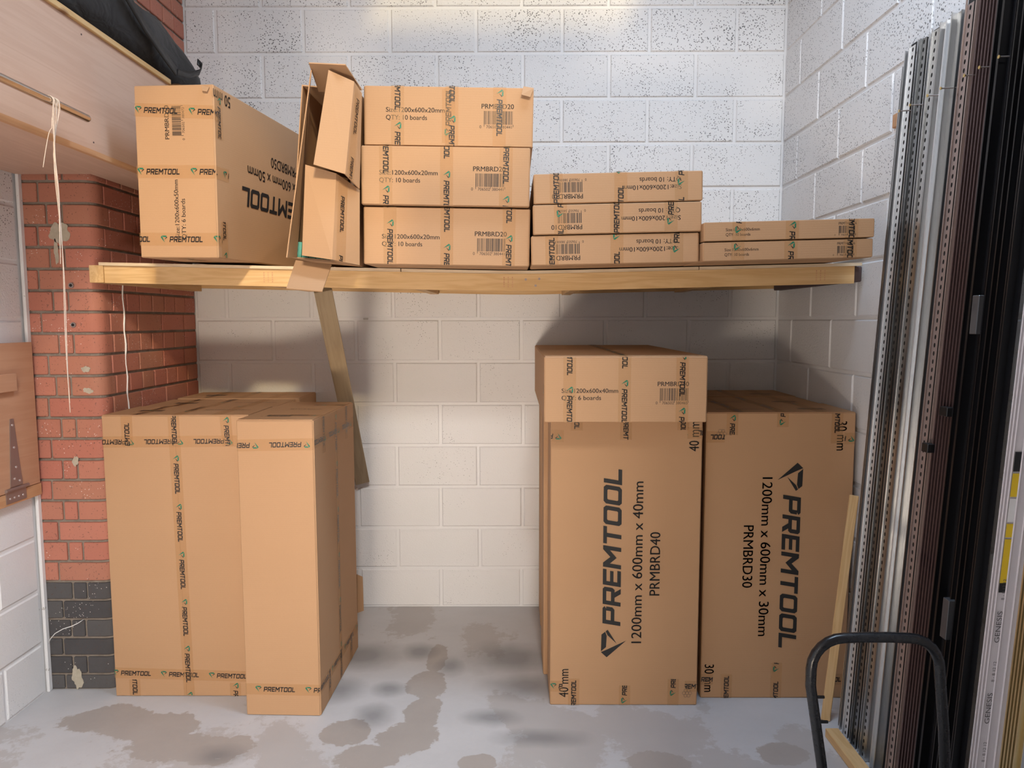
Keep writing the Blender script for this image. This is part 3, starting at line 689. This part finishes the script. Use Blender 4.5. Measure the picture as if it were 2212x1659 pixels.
for i in range(4):
    lab = ('front upright carton printed 40mm, under the flat carton', 'second upright carton from the front below the flat carton', 'third upright carton from the front below the flat carton', 'rearmost upright carton below the flat carton, at the back wall')[i]
    c = Carton(lab, (.4515-(0, .018, .006, .012)[i], 2.857+.2565*i, 0), (.612, .254, 1.214), (0, 0, (-.001, .002, -.002, .001)[i]), ge)
    seam_top(c, .03*i)
    if i == 0:
        c.big_print('front', 90, '40', 'PRMBRD40'); c.recycle('front', .570, .053, .021)
        for x, ph, ln in ((.098, -.05, .115), (.310, .012, .085), (.512, -.16, .113)): c.tape('front', x, .001, 90, ln, ph)
        c.tape('front', .0, .083, 0, .053, .006); c.tape('front', .560, .083, 0, .052, -.05)
        c.tape('front', .05, 1.135, 180, .05, .012, 'shiny_tape'); c.tape('front', .612, 1.148, 180, .062, -.14)
        for x, ph, ln, sh in ((.104, -.11, .055, 'shiny_tape'), (.302, -.02, .092, 'shiny_tape'), (.532, -.10, .052, 'brown_tape')): c.tape('front', x, 1.212, -90, ln, ph, sh)
gcar = Carton('flat 40mm carton lying across the upright cartons on the right', (.4165, 2.672, 1.2175), (.612, 1.19, .248), (0, 0, .0016)); gcar.flap('front', (.004, .005, .003, .006)); gcar.flap('top', (.003, .003, .003, .003), 'x')
short_end(gcar, '40', '6', 'PRMBRD40', '0 706502 380465', .065, .112, .425, .137)
for x, ph, sh in ((.095, -.09, 'shiny_tape'), (.301, .09, 'shiny_tape'), (.517, -.01, 'brown_tape')): gcar.tape('front', x, .246, -90, .245, ph, sh)
gcar.tape('top', .306, 0, 90, 1.19, .05); gcar.tape('left', 1.19, .12, 180, .06, .02)
gh = 'tall 30mm cartons in the right corner'
for i in range(3):
    lab = ('front upright carton printed 30mm, in the right hand corner', 'middle upright carton behind the 30mm carton in the right corner', 'rear upright carton against the back wall in the right corner')[i]
    c = Carton(lab, (1.0935+(0, .006, .002)[i], 2.914+.317*i, 0), (.612, .315, (1.222, 1.216, 1.22)[i]), (0, 0, (.0, .002, -.002)[i]), gh)
    seam_top(c, .06*i)
    c.text('top', 'Size:1200x600x30mm', .07, .10, .0165, 0, .2); c.barcode('top', .42, .10, .11, .04, '0 706502 380458')
    if i == 0:
        c.big_print('front', -90, '30', 'PRMBRD30'); c.recycle('front', .062, 1.135, .021)
        for x, ph, ln, a_ in ((.105, .012, .09, -90), (.535, -.075, .125, -90)): c.tape('front', x, 1.220, a_, ln, ph)
        c.tape('front', .312, 1.163, 90, .057, .012); c.tape('front', .075, 1.122, 180, .075, -.10); c.tape('front', .612, 1.115, 180, .045, -.19+.2)
        for x, ph, ln in ((.108, -.06, .105), (.318, -.085, .155)): c.tape('front', x, .001, 90, ln, ph)
        c.tape('front', 0, .083, 0, .05, -.045); c.tape('front', .55, .083, 0, .06, -.115)
# a folded sheet of card standing against the wall behind the narrow carton
tag(MB().sheet([(-.865, 3.80, .0), (-.838, 3.83, .0), (-.842, 3.84, .19), (-.868, 3.82, .21)], .02).build('card_offcut', 'kraft_card'), 'small strip of card on edge at the foot of the back wall', 'card')

# ------------------------------------------------------------------ plywood boxing, rail, twine, bag
bx = tag(empty('plywood_bulkhead', (-1.75, 2.0, 2.19)), 'boxed in plywood bulkhead along the top of the left wall', 'cabinet')
def brel(o): o.location = Vector(o.location)-Vector((-1.75, 2.0, 2.19)); return o
BX, BZ0, BZ1 = -1.50, 2.205, 2.62
brel(MB().box((BX-.012, .2, BZ0+.001), (BX, 3.62, BZ1)).build('face_panel', 'ply_y', bx))
brel(MB().box((WL+.002, .2, BZ0-.009), (BX-.0125, 2.965, BZ0+.003)).build('base_panel', 'ply_y', bx)); brel(MB().box((PX+.004, 2.966, BZ0-.009), (BX-.0125, 3.62, BZ0+.003)).build('base_panel', 'ply_y', bx))
brel(MB().box((WL+.002, .2, BZ1-.012), (BX-.0125, 2.965, BZ1)).build('top_panel', 'ply_y', bx)); brel(MB().box((PX+.004, 2.966, BZ1-.012), (BX-.0125, 3.62, BZ1)).build('top_panel', 'ply_y', bx))
brel(MB().box((BX-.012, .2, BZ0-.018), (BX+.006, 3.62, BZ0)).build('bottom_edging', 'cut_pine_y', bx))
brel(MB().box((BX-.016, .2, BZ1+.0005), (BX+.012, 3.20, BZ1+.022)).build('top_edging', 'pine_y', bx, bevel=.002))
brel(MB().box((PX+.004, 3.605, BZ0+.004), (BX-.013, 3.62, BZ1-.013)).build('end_panel', 'ply_y', bx))
for y, z in ((2.61, 2.235), (2.57, 2.59), (1.95, 2.59), (2.02, 2.235)):
    brel(MB().tube([(BX-.002, y, z), (BX+.0012, y, z)], .0032, 8).build('nail_head', 'dark_stain', bx))
rail = tag(empty('steel_rail', (-1.42, 1.6, 2.27)), 'brushed steel rail end along the plywood bulkhead', 'rail')
def rrel(o): o.location = Vector(o.location)-Vector((-1.42, 1.6, 2.27)); return o
rrel(MB().tube([(-1.42, .9, 2.272), (-1.42, 1.6, 2.272), (-1.42, 2.44, 2.272), (-1.42, 2.446, 2.272)], [.0125, .0125, .0125, .0105], 20).build('tube', 'steel', rail, smooth=True))
rrel(MB().tube([(BX+.006, 1.2, 2.272), (-1.42, 1.2, 2.272)], .008, 12).build('wall_bracket', 'steel', rail))
rrel(MB().tube([(BX+.0005, 1.2, 2.272), (BX+.006, 1.2, 2.272)], .025, 16).build('bracket_plate', 'steel', rail))
tw = tag(empty('twine_hank', (-1.42, 2.27, 2.27)), 'hank of loose twine tied over the steel rail', 'twine')
rr = random.Random(5)
for k in range(7):
    zb = (1.80, 1.83, 1.34, 1.88, 1.78, 2.06, 1.31)[k]; pts = []; y0 = 2.255+rr.uniform(-.012, .02)
    for i in range(9):
        a = math.pi*i/8; pts.append((-1.42-.0145*math.cos(a), y0+rr.uniform(-.001, .001), 2.272+.0145*math.sin(a)))
    n = 22; top = pts[-1]; jx, jy = rr.uniform(-.004, .004), rr.uniform(-.006, .006); p2 = rr.uniform(0, 6)
    for i in range(1, n+1):
        q = i/n; z = 2.272+(zb-2.272)*q; gath = max(0, 1-q*3.2)
        if k == 5: pts.append((-1.42+.0145*gath-.045*max(0, q-.5)**.7, 2.262-.02*q, 2.272-.16*q-.10*max(0, q-.6))); continue
        pts.append((-1.42+.0145*gath+jx*(1-gath)+.0025*math.sin(9*q+p2), 2.262+(y0-2.262)*gath+jy*(1-gath)+.003*math.sin(7*q+p2), z))
    o = MB().tube(pts, .0012, 5).build('strand', 'twine', tw, smooth=True); o.location = -Vector((-1.42, 2.27, 2.27))
# black cloth bag slumped on the bulkhead
def bag():
    rt_ = tag(empty('cloth_bag', (-1.7, 2.8, 2.643)), 'black cloth bag with straps slumped on the plywood bulkhead', 'bag')
    off = Vector((-1.7, 2.8, 2.643)); rg = random.Random(2); rings = []; ny, nk = 26, 22
    hs = [(1.9, .02, .05), (2.0, .18, .16), (2.3, .36, .24), (2.7, .34, .25), (3.0, .285, .25), (3.2, .25, .115), (3.34, .215, .105), (3.48, .15, .09), (3.58, .02, .03)]
    for i in range(ny+1):
        y = 1.9+(3.58-1.9)*i/ny
        for (ya, ha, wa), (yb, hb, wb_) in zip(hs, hs[1:]):
            if ya <= y <= yb+1e-6: q = (y-ya)/(yb-ya); q = q*q*(3-2*q); H_, W_ = ha+(hb-ha)*q, wa+(wb_-wa)*q
        cxx = BX+.006-W_ if y > 2.9 else BX+.008-W_
        ring_ = []
        for k in range(nk):
            a = 2*math.pi*k/nk; cx_, sz = math.cos(a), math.sin(a); e = .62
            xx = math.copysign(abs(cx_)**e, cx_)*W_; zz = (math.copysign(abs(sz)**e, sz)+1)/2*H_
            bmp = 1+.05*math.sin(7*y+3*a)+.035*math.sin(17*y-2*a)
            xx = min(cxx+xx*bmp, BX+.03 if zz > .03 else BX-.02)
            if y > 2.96: xx = max(xx, PX+.01)
            ring_.append((xx, y, 2.643+max(0, zz*bmp)))
        rings.append(ring_)
    vs = [Vector(v)-off for r_ in rings for v in r_]; fs = [(i*nk+k, i*nk+(k+1) % nk, (i+1)*nk+(k+1) % nk, (i+1)*nk+k) for i in range(ny) for k in range(nk)]
    fs += [tuple(reversed(range(nk))), tuple(range(ny*nk, ny*nk+nk))]
    MB().add(vs, fs).build('bag_body', 'black_cloth', rt_, smooth=True)
    # webbing strap running down the near side and a loop at the far end
    def ribbon(path, wv, nm):
        mb = MB(); w_ = Vector(wv); P_ = [Vector(p_)-off for p_ in path]; vs = []
        for p_ in P_: vs += [p_-w_, p_+w_]
        n = len(P_); vs += [v+Vector((.003, -.002, .002)) for v in vs]
        fs = []
        for i in range(n-1): fs += [(2*i, 2*i+1, 2*i+3, 2*i+2), (2*n+2*i, 2*n+2*i+2, 2*n+2*i+3, 2*n+2*i+1), (2*i, 2*i+2, 2*n+2*i+2, 2*n+2*i), (2*i+1, 2*n+2*i+1, 2*n+2*i+3, 2*i+3)]
        mb.add(vs, fs).build(nm, 'black_plastic', rt_, smooth=True)
    ribbon([(-1.60, 2.55, 2.995), (-1.53, 2.60, 2.985), (-1.480, 2.68, 2.93), (-1.463, 2.80, 2.83), (-1.460, 2.95, 2.75), (-1.462, 3.10, 2.70), (-1.470, 3.22, 2.675)], (0, .016, .016), 'strap')
    ribbon([(-1.468, 3.22, 2.68), (-1.462, 3.32, 2.70), (-1.458, 3.42, 2.745), (-1.462, 3.46, 2.785), (-1.475, 3.44, 2.80)], (0, .004, .014), 'strap')
bag()

# ------------------------------------------------------------------ hatch on the left wall
ht = tag(empty('plywood_hatch', (WL, 2.7, .87)), 'plywood hatch with a strap hinge on the left wall', 'hatch')
def hrel(o): o.location = Vector(o.location)-Vector((WL, 2.7, .87)); return o
hrel(MB().box((WL+.0145, 1.9, .925), (WL+.032, 2.955, 1.515)).build('hatch_panel', 'ply_z', ht, bevel=.001))
hrel(MB().box((WL+.003, 1.9, .872), (WL+.030, 2.965, .922)).build('bottom_rail', 'cut_pine_y', ht, bevel=.002))
hrel(MB().box((WL+.033, 1.95, 1.325), (WL+.052, 2.825, 1.395)).build('batten', 'ply_z', ht, bevel=.002))
hx = WL+.0325
hrel(MB().hexa([(hx, 2.775, .945), (hx+.003, 2.775, .945), (hx+.003, 2.845, .945), (hx, 2.845, .945), (hx, 2.795, 1.215), (hx+.003, 2.795, 1.215), (hx+.003, 2.815, 1.215), (hx, 2.815, 1.215)]).build('hinge_strap', 'zinc', ht))
hrel(MB().tube([(hx+.004, 2.745, .935), (hx+.004, 2.875, .935)], .007, 10).build('hinge_pin', 'zinc', ht))
hrel(MB().box((WL+.0305, 2.75, .882), (WL+.0335, 2.865, .928)).build('hinge_plate', 'zinc', ht))
for y, z in ((2.805, 1.19), (2.807, 1.10), (2.812, 1.02), (2.800, .975), (2.828, .962)): hrel(MB().tube([(hx+.002, y, z), (hx+.0045, y, z)], .0045, 8).build('screw', 'bright_aluminium', ht))
for y in (2.77, 2.795, 2.82, 2.845): hrel(MB().tube([(WL+.033, y, .900), (WL+.035, y, .900)], .004, 8).build('screw', 'bright_aluminium', ht))
tag(MB().tube([(-2.005, 2.955, .22), (-1.99, 2.945, .245), (-1.965, 2.94, .272), (-1.93, 2.94, .292), (-1.895, 2.945, .302), (-1.872, 2.955, .312), (-1.862, 2.976, .318)], .0016, 6).build('thin_wire', 'white_wire', smooth=True), 'thin white wire curling out of the dark bricks', 'wire')

# ------------------------------------------------------------------ tile trims along the right wall
def lean(z, x0=1.29, k=.043): return x0+k*z
def trim_mesh(Ln, wy, lx, perf, lip=.0035):
    """angle trim standing along z: flange in y (0..-wy, towards the camera), upstand in -x at its far edge"""
    mb = MB(); th = .0012
    if perf:
        pitch = .026; n = int(Ln/pitch); r_ = .0078; hy = -wy*.52
        for i in range(n):
            z0, z1 = i*pitch, (i+1)*pitch; zc = (z0+z1)/2
            out = [(0, -wy, z0), (0, hy, z0), (0, 0, z0), (0, 0, zc), (0, 0, z1), (0, hy, z1), (0, -wy, z1), (0, -wy, zc)]
            inn = [(0, hy+r_*math.sin(a)*.62, zc-r_*math.cos(a)) for a in [-math.pi/4+math.pi/4*k for k in range(8)]]
            for k in range(8): mb.add([out[k], out[(k+1) % 8], inn[(k+1) % 8], inn[k]], [(0, 1, 2, 3)])
    else:
        mb.box((0, -wy, 0), (th, 0, Ln))
    mb.box((-lx, 0, 0), (th, th, Ln)); mb.box((-lx-lip*.3, -lip, 0), (-lx, th, Ln))
    return mb
def shade_strip(o, Ln, wy):   # dark strip imitating the shade seen through a perforated flange's holes
    MB().box((.0022, -wy+.002, .004), (.0060, -.001, Ln-.004)).build('hole_shade', 'rubber', o)  # wheel rubber reused as a plain near-black for the shade
TM = {}
def trim(label, group, y0, ztop_, wy, lx, perf, mat, xo=0, dy=.055, x0=1.29, k=.043, z0=.002, extra=None):
    key = (round(ztop_-z0, 2), wy, lx, perf, mat)
    Ln = math.sqrt((ztop_-z0)**2*(1+k*k)+dy*dy)
    if key not in TM: TM[key] = trim_mesh(Ln, wy, lx, perf).mesh('edge_trim'); TM[key].materials.append(MATS[mat])
    a = Vector((lean(z0, x0, k)-xo, y0+dy*.28, z0)); b = Vector((lean(ztop_, x0, k)-xo, y0-dy*.72, ztop_)); d = (b-a).normalized()
    s_ = Vector((0, 1, 0)); s_ = (s_-d*s_.dot(d)).normalized(); u = s_.cross(d)
    o = bpy.data.objects.new('edge_trim', TM[key]); COL.objects.link(o)
    o.matrix_world = Matrix(((u.x, s_.x, d.x, a.x), (u.y, s_.y, d.y, a.y), (u.z, s_.z, d.z, a.z), (0, 0, 0, 1)))
    if perf and mat != 'black_trim': shade_strip(o, Ln, wy)
    return tag(o, label, 'trim', group, 'thing')
g1 = 'silver trims leaning on the right wall'
n_ = 0
ORD = ['first', 'second', 'third', 'fourth', 'fifth', 'sixth', 'seventh', 'eighth', 'ninth', 'tenth', 'eleventh', 'twelfth']
silver = [  # y at far edge, top, flange, upstand, perforated, material, x offset
 (2.690, 2.50, .022, .011, False, 'aluminium', .000), (2.664, 2.545, .022, .013, False, 'aluminium', .006), (2.636, 2.56, .034, .004, True, 'bright_aluminium', .017),
 (2.588, 2.555, .022, .010, False, 'dull_aluminium', .006), (2.566, 2.55, .034, .004, True, 'dull_aluminium', .018), (2.522, 2.55, .018, .012, False, 'aluminium', .004),
 (2.498, 2.555, .034, .004, True, 'aluminium', .018), (2.456, 2.56, .028, .014, False, 'aluminium', .006), (2.422, 2.555, .030, .008, False, 'bright_aluminium', .012),
 (2.384, 2.56, .030, .018, False, 'aluminium', .008), (2.350, 2.555, .022, .016, False, 'dull_aluminium', .000), (2.322, 2.56, .020, .012, False, 'aluminium', .006)]
for i, (y, zt, wy, lx, pf, mt, xo) in enumerate(silver):
    trim('%s %s from the left in the row on the right wall' % (ORD[i], 'perforated silver trim' if pf else 'silver trim'), g1, y, zt, wy, lx, pf, mt, xo)
g2 = 'rose and bronze trims leaning on the right wall'
trim('perforated rose coloured trim beside the silver trims', g2, 2.300, 2.57, .034, .004, True, 'rose_metal', .030)
trim('plain rose coloured trim in front of the bronze trims', g2, 2.260, 2.575, .024, .010, False, 'rose_metal', .018)
for i in range(6):
    trim('%s ridged bronze trim from the left in the bronze bundle' % ORD[i], g2, 2.232-.0140*i, 2.575+.002*i, .012, .010, False, 'bronze_metal', .022-.001*i)
g3 = 'black trims leaning on the right wall'
for i in range(9):
    trim('%s black trim from the left in the black row' % ORD[i], g3, 2.1465-.0235*i, 2.56+.003*(i % 3), .022, (.022, .018, .026, .016)[i % 4], i in (4, 7), 'black_trim', .012+.004*(i % 3))
# clear wrapping and black bands round some of the bundles
def band(label, u_y, z, hz, mat, wy, xo, name='wrap_band'):
    x = lean(z)-xo; yy = u_y+.055*(.28-z/2.56)
    tag(MB().hexa([(x-.003, yy-wy, z), (x+.02, yy-wy, z), (x+.02, yy, z), (x-.003, yy, z), (x-.003+.043*hz, yy-wy, z+hz), (x+.02+.043*hz, yy-wy, z+hz), (x+.02+.043*hz, yy, z+hz), (x-.003+.043*hz, yy, z+hz)]).build(name, mat, bevel=.0015), label, 'tape')
band('crumpled clear tape band high on the black trims', 2.085, 1.56, .11, 'clear_wrap', .03, .048)
band('crumpled clear tape band low on the black trims', 2.065, .66, .12, 'clear_wrap', .03, .048)
band('upper black tape band on the bronze trims', 2.190, 1.31, .028, 'black_plastic', .04, .046)
band('black tape band on the rose trim', 2.262, 1.185, .028, 'black_plastic', .034, .046)
band('lower black tape band on the rose trim', 2.285, 1.245, .028, 'black_plastic', .02, .022)
# batten with pegs that keep the trims apart
pg = tag(empty('peg_batten', (1.395, 2.3, 2.32)), 'wooden batten with brass headed pegs behind the trims', 'batten')
def prel(o): o.location = Vector(o.location)-Vector((1.395, 2.3, 2.32)); return o
prel(MB().box((1.401, 1.5, 2.307), (1.4195, 2.735, 2.357)).build('batten_rail', 'cut_pine_y', pg, bevel=.003))
for i, y in enumerate((2.560, 2.492, 2.390, 2.317, 2.199, 2.130, 2.047)):
    prel(MB().tube([(1.335, y, 2.322), (1.402, y, 2.325)], .0022, 8).build('peg', 'zinc', pg))
    prel(MB().tube([(1.333, y, 2.322), (1.337, y, 2.322)], [.0050, .0034], 12).build('peg_head', 'brass', pg))
# white and gold trims nearer the camera
g4 = 'white trims leaning at the right edge'
for i, (y, lx, wy) in enumerate(((1.835, .016, .020), (1.812, .020, .018), (1.788, .024, .020), (1.756, .020, .020), (1.73, .012, .018))):
    trim('%s white trim from the left, at the right edge' % ORD[i], g4, y, 2.5, wy, lx, i == 4, 'white_trim', .004*i, .02, 1.222, .052)
for i in range(5):
    trim('%s gold trim from the left, at the right edge' % ORD[i], 'gold trims leaning at the right edge', 1.705-.011*i, 2.5, .008, .012, False, 'gold_metal', .02, .02, 1.222, .052)
# printed label and lettering along the white trim
lb = tag(empty('trim_label', (1.25, 1.77, .8)), 'yellow and white label with lettering along a white trim', 'label')
ya_, xa_ = 1.788, 0
def lab_quad(z0, z1, w0, w1, mat, nm, out=.003):
    pts = []
    for z, w in ((z0, w0), (z0, w1), (z1, w1), (z1, w0)):
        pts.append(Vector((lean(z, 1.222, .052)-.008-w, ya_-.0035+.02*(.28-z/2.5), z))-Vector((1.25, 1.77, .8)))
    return MB().sheet(pts, .0006).build(nm, mat, lb)
for z0, z1, m_ in ((.905, .93, 'ink'), (.93, 1.045, 'yellow_label'), (1.05, 1.085, 'yellow_label'), (1.09, 1.15, 'white_label'), (1.155, 1.215, 'yellow_label'), (1.22, 1.27, 'ink')):
    lab_quad(z0, z1, .002, .022, m_, 'label_panel')
def lab_text(txt, z, cap, mat='grey_ink', sx=1.0):
    vs, fs = text2d(txt, cap, 0); pts = []
    for a, b in vs:
        zz = z+a*sx; pts.append(Vector((lean(zz, 1.222, .052)-.008-.006-b, ya_-.0045+.02*(.28-zz/2.5), zz))-Vector((1.25, 1.77, .8)))
    MB().add(pts, fs).build('lettering', mat, lb)
for z in (.33, .55, .77): lab_text('GENESIS', z, .013, sx=1.25); lab_text('8 - 8 12 12', z+.115, .008, sx=1.1)

# ------------------------------------------------------------------ loose timber and trolley
def lath(a, b, wd, th, label, mat, side, name='timber_lath'):
    o = bar(a, b, wd, th, name, mat, None, side); return tag(o, label, 'timber')
lath((1.243, 2.740, .003), (1.350, 2.80, .905), .034, .012, 'pine lath leaning in front of the 30mm cartons', 'pine_z', Vector((1, -.3, 0)))
tag(MB().box((1.195, 1.45, 0), (1.245, 2.632, .034)).build('floor_batten', 'pine_y', bevel=.002), 'pine batten on the floor along the feet of the trims', 'timber')
tr = tag(empty('platform_trolley', (.98, 1.6, 0)), 'black tubular trolley handle standing in the lower right', 'trolley')
def trel(o): o.location = Vector(o.location)-Vector((.98, 1.6, 0)); return o
ty = 1.85
path = [(.853, ty, .17), (.845, ty, .30), (.833, ty, .40), (.806, ty, .56), (.796, ty, .62)]
path += [(.796+.085-.085*math.cos(a), ty, .668+.085*math.sin(a)) for a in [math.radians(x) for x in range(0, 91, 15)]]
path += [(.93, ty, .755), (1.0, ty, .755)] + [(1.055+.085*math.sin(a), ty, .668+.085*math.cos(a)) for a in [math.radians(x) for x in range(0, 91, 15)]]
path += [(1.148, ty, .60), (1.160, ty, .50), (1.168, ty, .40), (1.172, ty, .30), (1.174, ty, .17)]
trel(MB().tube(path, .0138, 16).build('handle', 'black_paint', tr, smooth=True))
trel(MB().box((.80, 1.25, .15), (1.19, 1.875, .172)).build('platform', 'black_plastic', tr, bevel=.004))
for x in (.84, 1.15):
    for y in (1.33, 1.80):
        trel(MB().tube([(x-.014, y, .05), (x+.014, y, .05)], .05, 20).build('wheel', 'rubber', tr)); trel(MB().box((x-.022, y-.02, .06), (x+.022, y+.02, .1495)).build('castor_fork', 'zinc', tr))
for z, xx, l_ in ((.59, .812, .02), (.52, .822, .022)): trel(MB().tube([(xx, ty-.004, z), (xx+l_, ty-.004, z)], .0042, 8).build('bolt', 'black_plastic', tr))
trel(MB().tube([(1.142, ty-.004, .55), (1.165, ty-.004, .55)], .0042, 8).build('bolt', 'black_plastic', tr))
